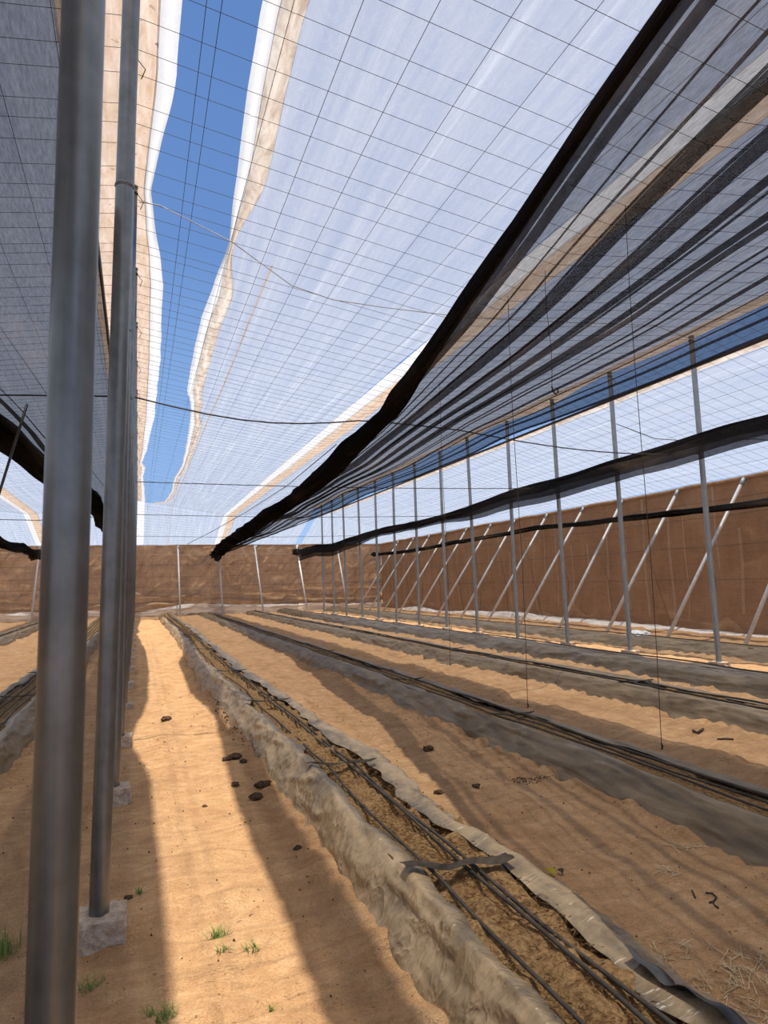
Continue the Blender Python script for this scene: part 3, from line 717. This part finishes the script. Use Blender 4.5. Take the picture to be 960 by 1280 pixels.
# ------------------------------------------------------------------ planting beds
def bed(idx, name, c, hw, h, mat, label, near, lines, straps, inner_l=0.20, inner_r=0.34, y0=-1.5, y1=37.6, fine=True, strap_l=None):
    Ys = np.concatenate([np.arange(y0, 1.2, 0.12), np.arange(1.2, 7.0, 0.022 if near else 0.045), np.arange(7.0, 15, 0.07 if fine else 0.14), np.arange(15, y1, 0.2), [y1]])
    b = empty('planting_bed', (c, 10, 0)); tag(b, label, 'planting bed', 'planting beds')
    Yg = Ys[:, None]; wob = bed_wobble(c, Yg)
    # tapering at the far end
    tap = np.clip((y1-Yg)/0.6, 0.15, 1)
    w = 2*hw
    lx_ = -hw+inner_l; rx_ = hw-inner_r
    def cover(side, nm, seed):
        n = 26
        s = np.linspace(0, 1, n)[None, :]
        inn = inner_l if side < 0 else inner_r
        edge = inn+0.05*vnoise(Yg*1.6, 0*Yg, seed)+0.025*vnoise(Yg*5.5, 0*Yg, seed+1)
        if near and side < 0: edge = edge+0.03*np.clip(2.6-Yg, 0, 1)
        out = 0.04*vnoise(Yg*0.9, 0*Yg, seed+2)+0.02*vnoise(Yg*3.5, 0*Yg, seed+3)
        # profile across: foot -> flank -> shoulder -> inner edge
        kx = np.array([-0.03, 0.0, 0.05, 0.12, 0.19, 0.27]); kz = np.array([-0.12, -0.03, 0.40, 0.80, 1.02, 0.93])
        ks = np.array([0, 0.1, 0.35, 0.6, 0.82, 1.0])
        d = np.interp(s, ks, kx/0.27)*edge+out*(1-s)
        z = np.interp(s, ks, kz)*h*tap
        bulge = 0.025*fbm(Yg*1.1, s*2.0, seed+4, 2)
        wr = 0.022*(1-np.abs(fbm(Yg*3.1+s*2.2, s*3.0-Yg*0.8, seed+5, 2)))**3
        wr2 = 0.008*(1-np.abs(fbm(Yg*8.0-s*3.5, s*4.0+Yg*1.5, seed+6, 2)))**3
        disp = (bulge+wr+wr2)*np.sin(np.clip(s, 0, 1)*math.pi*0.92+0.12)
        z = z+disp*0.7*(s > 0.05); d = d-disp*0.8
        x = (-hw+d) if side < 0 else (hw-d)
        P = np.stack([x+wob, Yg+0*s-10, z+0.0*s], 2)
        if side > 0: P = P[:, ::-1]
        return grid_obj(nm, P, mat, b)
    cover(-1, 'plastic_cover', 100+idx*20)
    cover(1, 'plastic_cover', 110+idx*20)
    n = 18 if near else 8
    s = np.linspace(0, 1, n)[None, :]
    xa = -hw+inner_l*0.62; xb = hw-inner_r*0.62
    amp = 0.036 if near else 0.02
    z = (h*0.80*tap)+amp*fbm(Yg*7, s*5, 200+idx, 3)*1.0+0.02*fbm(Yg*1.2, s*2, 210+idx, 2)
    P = np.stack([xa+(xb-xa)*s+wob, Yg+0*s-10, z], 2)
    o = grid_obj('growing_medium', P, COIR, b); tag(o, 'brown coir fibre', None, None, 'stuff')
    if near:   # loose fibres lying on the coir
        V = []; Fc = []
        for _ in range(5200):
            y = 1.2+(random.random()**1.8)*5.0; x = random.uniform(xa+0.02, xb-0.02)+float(bed_wobble(c, np.array(y)))
            zz = h*0.80+random.uniform(0.0, 0.034); an = random.uniform(0, math.pi); L = random.uniform(0.008, 0.024); ti = random.uniform(-.5, .5)
            dx, dy, dz = L*math.cos(an), L*math.sin(an), L*ti; q = len(V); t = 0.0011
            V += [(x-dx, y-10-dy, zz-dz), (x+dx, y-10+dy, zz+dz), (x+dx*.2-dy/L*t, y-10+dx/L*t, zz+0.006), (x+dx*.2+dy/L*t, y-10-dx/L*t, zz+0.004)]
            Fc += [(q, q+2, q+1), (q, q+1, q+3)]
        o = obj('coir_fibres', V, Fc, FIBRE, b); tag(o, 'loose brown coir fibres', None, None, 'stuff')
    for (ys_, wd) in straps:
        nn = 14
        pts = []
        for q in range(nn):
            t = q/(nn-1); x = -hw+inner_l*0.55+(2*hw-inner_l*0.55-inner_r*0.75)*t
            pts.append((x, h+0.035-0.02*math.sin(t*math.pi)))
        wv = bed_wobble(c, np.array(ys_))
        P = np.array([[[x+float(wv), ys_-10+(k2-0.5)*wd*(0.75+0.5*abs(i/(nn-1)-0.5))+0.10*(i/(nn-1)-0.5)*-1+0.01*math.sin(i), z+0.006*math.sin(k2*5+i)] for k2 in np.linspace(0, 1, 5)] for i, (x, z) in enumerate(pts)])
        grid_obj('cross_strap', P, STRAP, b)
    # drip hoses rest on the bed
    for j, (off, r_, l_) in enumerate(lines):
        yy = np.concatenate([np.arange(y0, 8, 0.16), np.arange(8, y1-0.3, 0.5)])
        pts = []
        for y in yy:
            yn = np.array(y)
            x = c+off+float(bed_wobble(c, yn))+0.022*float(vnoise(yn*0.55, yn*0+j*7.7, 300+idx))+0.008*float(vnoise(yn*2.1, yn*0+j, 301+idx))
            pts.append((x, y, (h*0.86+0.016 if inner_l < 0.32 else h*1.04+0.012)+r_+0.012*float(vnoise(yn*1.3, yn*0+j*2.0, 302+idx))))
        o = tube('drip_hose', pts, r_, DRIP, None, 8)
        tag(o, l_, 'hose', 'drip hoses lying along the beds')
    return b

bed(0, 'middle', 1.39, 0.41, 0.23, PLASTIC1, 'nearest planting bed in dusty wrinkled plastic with brown coir trough', True,
    [(-0.15, 0.0075, 'left thin black drip hose along the nearest wrinkled bed'), (0.005, 0.008, 'middle black drip hose along the nearest wrinkled bed'),
     (0.055, 0.008, 'right black drip hose of the pair on nearest wrinkled bed')],
    [(2.88, 0.085), (4.75, 0.06), (7.6, 0.06), (10.5, 0.07), (14.5, 0.07), (19, 0.08)], 0.22, 0.29)
bed(1, 'second', 3.38, 0.34, 0.19, PLASTIC2, 'second planting bed with smooth grey plastic flank', False,
    [(-0.07, 0.008, 'left black drip hose along the second bed'), (0.03, 0.008, 'middle black drip hose along the second bed'), (0.13, 0.011, 'right thick black drip hose along the second bed')],
    [(2.75, 0.12), (5.9, 0.07), (8.6, 0.08), (13, 0.1)], 0.24, 0.17)
bed(2, 'third', 5.74, 0.34, 0.19, PLASTIC2, 'third planting bed, pale grey-tan flank, left of the darkest bed', False,
    [(-0.06, 0.012, 'left black drip hose along the third bed'), (0.09, 0.011, 'right black drip hose along the third bed')], [(7, .1), (12, .1)], 0.24, 0.2)
bed(3, 'fourth', 7.42, 0.34, 0.22, PLASTIC3, 'darkest planting bed, just before the right post row', False,
    [(0.02, 0.011, 'black drip hose along the darkest bed')], [], 0.33, 0.33)
bed(4, 'outer', 10.15, 0.34, 0.20, PLASTIC2, 'outermost planting bed between right posts and slanting struts', False,
    [(0.02, 0.011, 'black drip hose along the outermost right bed')], [], 0.33, 0.33)
bed(5, 'left', -1.38, 0.38, 0.22, PLASTIC2, 'planting bed left of the near posts with several dark hoses', False,
    [(-0.16, 0.010, 'first of four drip hoses on bed left of the posts'), (-0.06, 0.010, 'second of four drip hoses on bed left of the posts'),
     (0.05, 0.010, 'third of four drip hoses on bed left of the posts'), (0.15, 0.010, 'rightmost of four drip hoses on bed left of posts')],
    [(7.6, 0.05), (9.5, .05), (12, .05)], 0.17, 0.19)
bed(6, 'farleft', -3.80, 0.36, 0.22, PLASTIC2, 'distant planting bed at the left edge before the far wall', False,
    [(-0.05, 0.012, 'left drip hose on distant left bed'), (0.08, 0.012, 'right drip hose on distant left bed')], [], 0.26, 0.24)

_nb = [o for o in bpy.data.objects if o.name == 'planting_bed'][0]
P = np.array([[[1.545-1.39+0.11*v+0.02*math.sin(y*9)+float(bed_wobble(1.39, np.array(y))), y-10, 0.262-0.11*v**2+0.012*math.sin(y*23+v*3)+0.008*math.sin(y*51)] for v in np.linspace(0, 1, 8)] for y in np.linspace(1.1, 2.0, 40)])
tag(grid_obj('loose_flap', P, BLACK, _nb), 'shiny black loose plastic flap')
# ------------------------------------------------------------------ small things on the sand
def clod(x, y, r, label, seed, mat=CLOD, flat=0.6):
    n, m = 9, 12; V = []; Fc = []
    for i in range(n):
        ph = math.pi*i/(n-1)
        for j in range(m):
            th = 2*math.pi*j/m
            d = np.array([math.sin(ph)*math.cos(th), math.sin(ph)*math.sin(th), math.cos(ph)])
            q = r*(1+0.35*float(vnoise(d[0]*2.2+d[2]*1.7+seed, d[1]*2.2+seed*3, seed)))
            V.append((d[0]*q*1.15, d[1]*q, d[2]*q*flat))
    Fc = grid_faces(m, n, True)
    o = obj('soil_clod', V, Fc, mat, None, False); o.location = (x, y, fz1(x, y)+r*flat*0.55)
    tag(o, label, 'clod', 'dark clods on the sand'); return o
def clodpx(px, py, r, label, seed):
    x, y = gnd(px, py); return clod(x, y, r, label, seed)
clodpx(292, 950, 0.055, 'larger dark clod of the pair in shadow edge beside nearest bed', 1)
clodpx(305, 957, 0.028, 'small dark clod right of the pair by shadow edge', 2)
clodpx(283, 953, 0.032, 'dark clod left of the larger one at shadow edge', 12)
clodpx(329, 985, 0.050, 'flat brown clod nearest the bed foot', 3)
clodpx(320, 996, 0.042, 'brown clod in front of the flat one by nearest bed', 4)
clodpx(294, 983, 0.030, 'small dark clod lying right on the shadow edge', 5)
clodpx(208, 900, 0.050, 'dark clod alone far up the sunlit sand strip', 6)
clodpx(372, 1056, 0.020, 'tiny black clod in shade by the nearest bed foot', 7)
clodpx(256, 1007, 0.014, 'tiny black clod in the middle of the sunlit strip', 8)
clodpx(535, 938, 0.040, 'dark clod between nearest and second beds, farthest', 9)
clodpx(548, 996, 0.026, 'round dark clod between nearest and second beds', 10)
clodpx(595, 988, 0.028, 'dark crumbly clod beside the round one between beds', 11)
clodpx(161, 1120, 0.016, 'tiny dark clod near the second post block', 13)
# crumbly dark patches
def crumbs(name, label, cx, cy, sx, sy, n, mat, rmax, cat, flat=False):
    V = []; Fc = []
    for _ in range(n):
        x = cx+random.gauss(0, sx); y = cy+random.gauss(0, sy); r = random.uniform(0.25, 1)*rmax; z = fz1(x, y)
        q = len(V); a = random.uniform(0, 6)
        for k2 in range(4):
            V.append((x+r*math.cos(a+k2*1.57)*random.uniform(.6, 1.2), y+r*math.sin(a+k2*1.57)*random.uniform(.6, 1.2), z-0.002))
        V.append((x, y, z+r*0.8))
        Fc += [(q, q+1, q+4), (q+1, q+2, q+4), (q+2, q+3, q+4), (q+3, q, q+4)]
    o = obj(name, V, Fc, mat); tag(o, label, cat, None, 'stuff'); return o
x, y = gnd(662, 978); crumbs('soil_crumbs', 'patch of dark damp crumbs beside second bed', x, y, .09, .06, 160, CLOD, .012, 'soil')
x, y = gnd(590, 1050); crumbs('soil_crumbs', 'dark crumbs by the right foot of nearest bed', x, y, .05, .10, 120, CLOD, .012, 'soil')
x, y = gnd(285, 900); crumbs('soil_crumbs', 'brown crumbs along the left foot of nearest bed', x, y, .05, .9, 260, CLOD, .016, 'soil')
V = []; Fc = []
for _ in range(1500):
    x = random.uniform(-2, 4.5); y = 1.5+random.random()**1.6*9; z = fz1(x, y); r = random.uniform(.002, .006+.0006*y); q = len(V)
    if any(abs(x-c) < hw+0.02 for _, c, hw, h in BEDS): continue
    V += [(x-r, y, z), (x+r*.5, y-r, z), (x+r*.5, y+r, z), (x, y, z+r*1.2)]; Fc += [(q, q+1, q+3), (q+1, q+2, q+3), (q+2, q, q+3)]
tag(obj('grit', V, Fc, CLOD), 'scattered dark grit and crumbs over the sand', 'grit', None, 'stuff')

def tuft(px, py, n, h, spread, label, seed):
    rnd = random.Random(seed); x, y = gnd(px, py); g = fz1(x, y); V = []; Fc = []
    for _ in range(n):
        a = rnd.uniform(0, 2*math.pi); L = h*rnd.uniform(.4, 1.1); sp = spread*rnd.uniform(.2, 1); bx, by = rnd.gauss(0, spread*.25), rnd.gauss(0, spread*.25)
        w = 0.0022+0.001*rnd.random(); ca, sa = math.cos(a), math.sin(a); q = len(V)
        for t in (0, .35, .7, 1):
            cx_, cy_, cz_ = bx+ca*sp*t*t, by+sa*sp*t*t, L*(t-0.35*t*t)
            ww = w*(1-t*0.9)
            V += [(cx_-sa*ww, cy_+ca*ww, cz_-0.004), (cx_+sa*ww, cy_-ca*ww, cz_-0.004)]
        Fc += [(q+2*i, q+2*i+1, q+2*i+3, q+2*i+2) for i in range(3)]
    o = obj('grass_tuft', V, Fc, GRASS); o.location = (x, y, g); tag(o, label, 'grass', 'green grass tufts'); return o
tuft(272, 1170, 55, .07, .07, 'largest green grass tuft in the sunlit sand strip', 1)
tuft(279, 1192, 18, .05, .05, 'small sparse grass tuft in front of the largest', 2)
tuft(314, 1188, 24, .05, .06, 'sparse grass tuft right of the largest, sunlit', 3)
tuft(8, 1190, 45, .17, .09, 'tall dark grass tuft at the left picture edge', 4)
tuft(112, 1225, 34, .06, .08, 'dull grass tuft in front of the concrete block', 5)
tuft(176, 1114, 22, .06, .05, 'small dark grass tuft right of the second post', 6)
tuft(205, 1273, 34, .07, .09, 'grass tuft at the bottom edge on the shadow border', 7)
tuft(190, 1268, 20, .05, .06, 'dim grass tuft in shade at the bottom edge', 8)
tuft(338, 1262, 14, .06, .05, 'wispy grass sprig at the bottom of sunlit strip', 9)

def straw(n, cx, cy, sx, sy, label, seed):
    rnd = random.Random(seed); V = []; Fc = []
    for _ in range(n):
        x = cx+rnd.gauss(0, sx); y = cy+rnd.gauss(0, sy); z = fz1(x, y)+0.003; a = rnd.uniform(0, math.pi); L = rnd.uniform(.01, .05); w = .0016; q = len(V)
        dx, dy = L*math.cos(a), L*math.sin(a); nx, ny = -math.sin(a)*w, math.cos(a)*w; tz = rnd.uniform(0, .02)
        V += [(x-dx-nx, y-dy-ny, z), (x+dx-nx, y+dy-ny, z+tz), (x+dx+nx, y+dy+ny, z+tz), (x-dx+nx, y-dy+ny, z), (x, y, z+0.006)]
        Fc += [(q, q+1, q+4), (q+1, q+2, q+4), (q+2, q+3, q+4), (q+3, q, q+4)]
    o = obj('dry_straw', V, Fc, STRAW); tag(o, label, 'straw', None, 'stuff'); return o
x, y = gnd(925, 1255); straw(130, x, y, .16, .10, 'dry pale straw scattered at bottom right corner', 1)
x, y = gnd(925, 1215); straw(60, x, y, .10, .05, 'dry straw stalks by the right picture edge', 2)
x, y = gnd(830, 1190); straw(40, x, y, .10, .05, 'few pale straw bits between the beds', 3)
x, y = gnd(858, 1058); straw(24, x, y, .05, .03, 'pale straw sprig at the foot of the second bed', 4)
x, y = gnd(834, 1090); straw(16, x, y, .03, .03, 'tiny pale straw sprig between the beds', 5)

x, y = gnd(693, 1101); g = fz1(x, y)
lf = empty('fallen_leaf', (x, y, g)); tag(lf, 'small yellow leaf lying on the sand between beds', 'leaf')
us = np.linspace(-1, 1, 7); vs2 = np.linspace(0, 1, 9)
P = np.array([[[u*0.022*math.sin(math.pi*min(1, v*0.9+0.06))-0.02, v*0.07-0.03, 0.010+0.015*abs(u)+0.012*math.sin(v*3)] for u in us] for v in vs2])
grid_obj('blade', P, YELLOW, lf)
P2 = P.copy(); P2[:, :, 0] = P2[:, :, 0]*0.8+0.055; P2[:, :, 1] *= 0.6; P2[:, :, 2] *= 0.7
grid_obj('withered_blade', P2, CLOD, lf)
tube('stem', [(-0.02, -0.03, 0.012), (-0.03, -0.06, 0.006), (-0.05, -0.07, 0.004)], 0.0025, GRASS, lf, 5)
def twig(pts, r, label):
    o = tube('twig', [(gnd(*p)[0], gnd(*p)[1], fz1(*gnd(*p))+r*1.2) for p in pts], r, TWIG, None, 6); tag(o, label, 'twig', 'dark twigs on the sand')
    return o
twig([(882, 1117), (891, 1119), (896, 1124), (892, 1127), (886, 1127)], .004, 'forked dark twig on the sand right of yellow leaf')
twig([(891, 1127), (894, 1132), (898, 1135)], .004, 'short dark twig touching the forked one')
twig([(865, 1114), (869, 1121)], .004, 'short dark twig left of the forked one')
twig([(866, 913), (872, 915), (879, 912)], .012, 'short dark stick lying before the third bed')
twig([(897, 923), (906, 925), (917, 926)], .010, 'longer thin dark stick lying before the third bed')

# crumpled white bag by the right wall
x, y = gnd(800, 798); n, m = 16, 26; V = []
for i in range(n):
    ph = math.pi*i/(n-1)
    for j in range(m):
        th = 2*math.pi*j/m
        d = (math.sin(ph)*math.cos(th), math.sin(ph)*math.sin(th), math.cos(ph))
        q = 1+0.5*float(vnoise(d[0]*2.6+4, d[1]*2.6+d[2]*2, 77))+0.25*float(vnoise(d[0]*6, d[1]*6+d[2]*5, 78))
        V.append((d[0]*0.42*q, d[1]*0.22*q, d[2]*0.085*q+0.05))
o = obj('plastic_bag', V, grid_faces(m, n, True), BAG); o.location = (x, y, fz1(x, y)); o.rotation_euler[2] = 0.5
tag(o, 'crumpled white plastic bag on the sand near the right wall', 'bag')
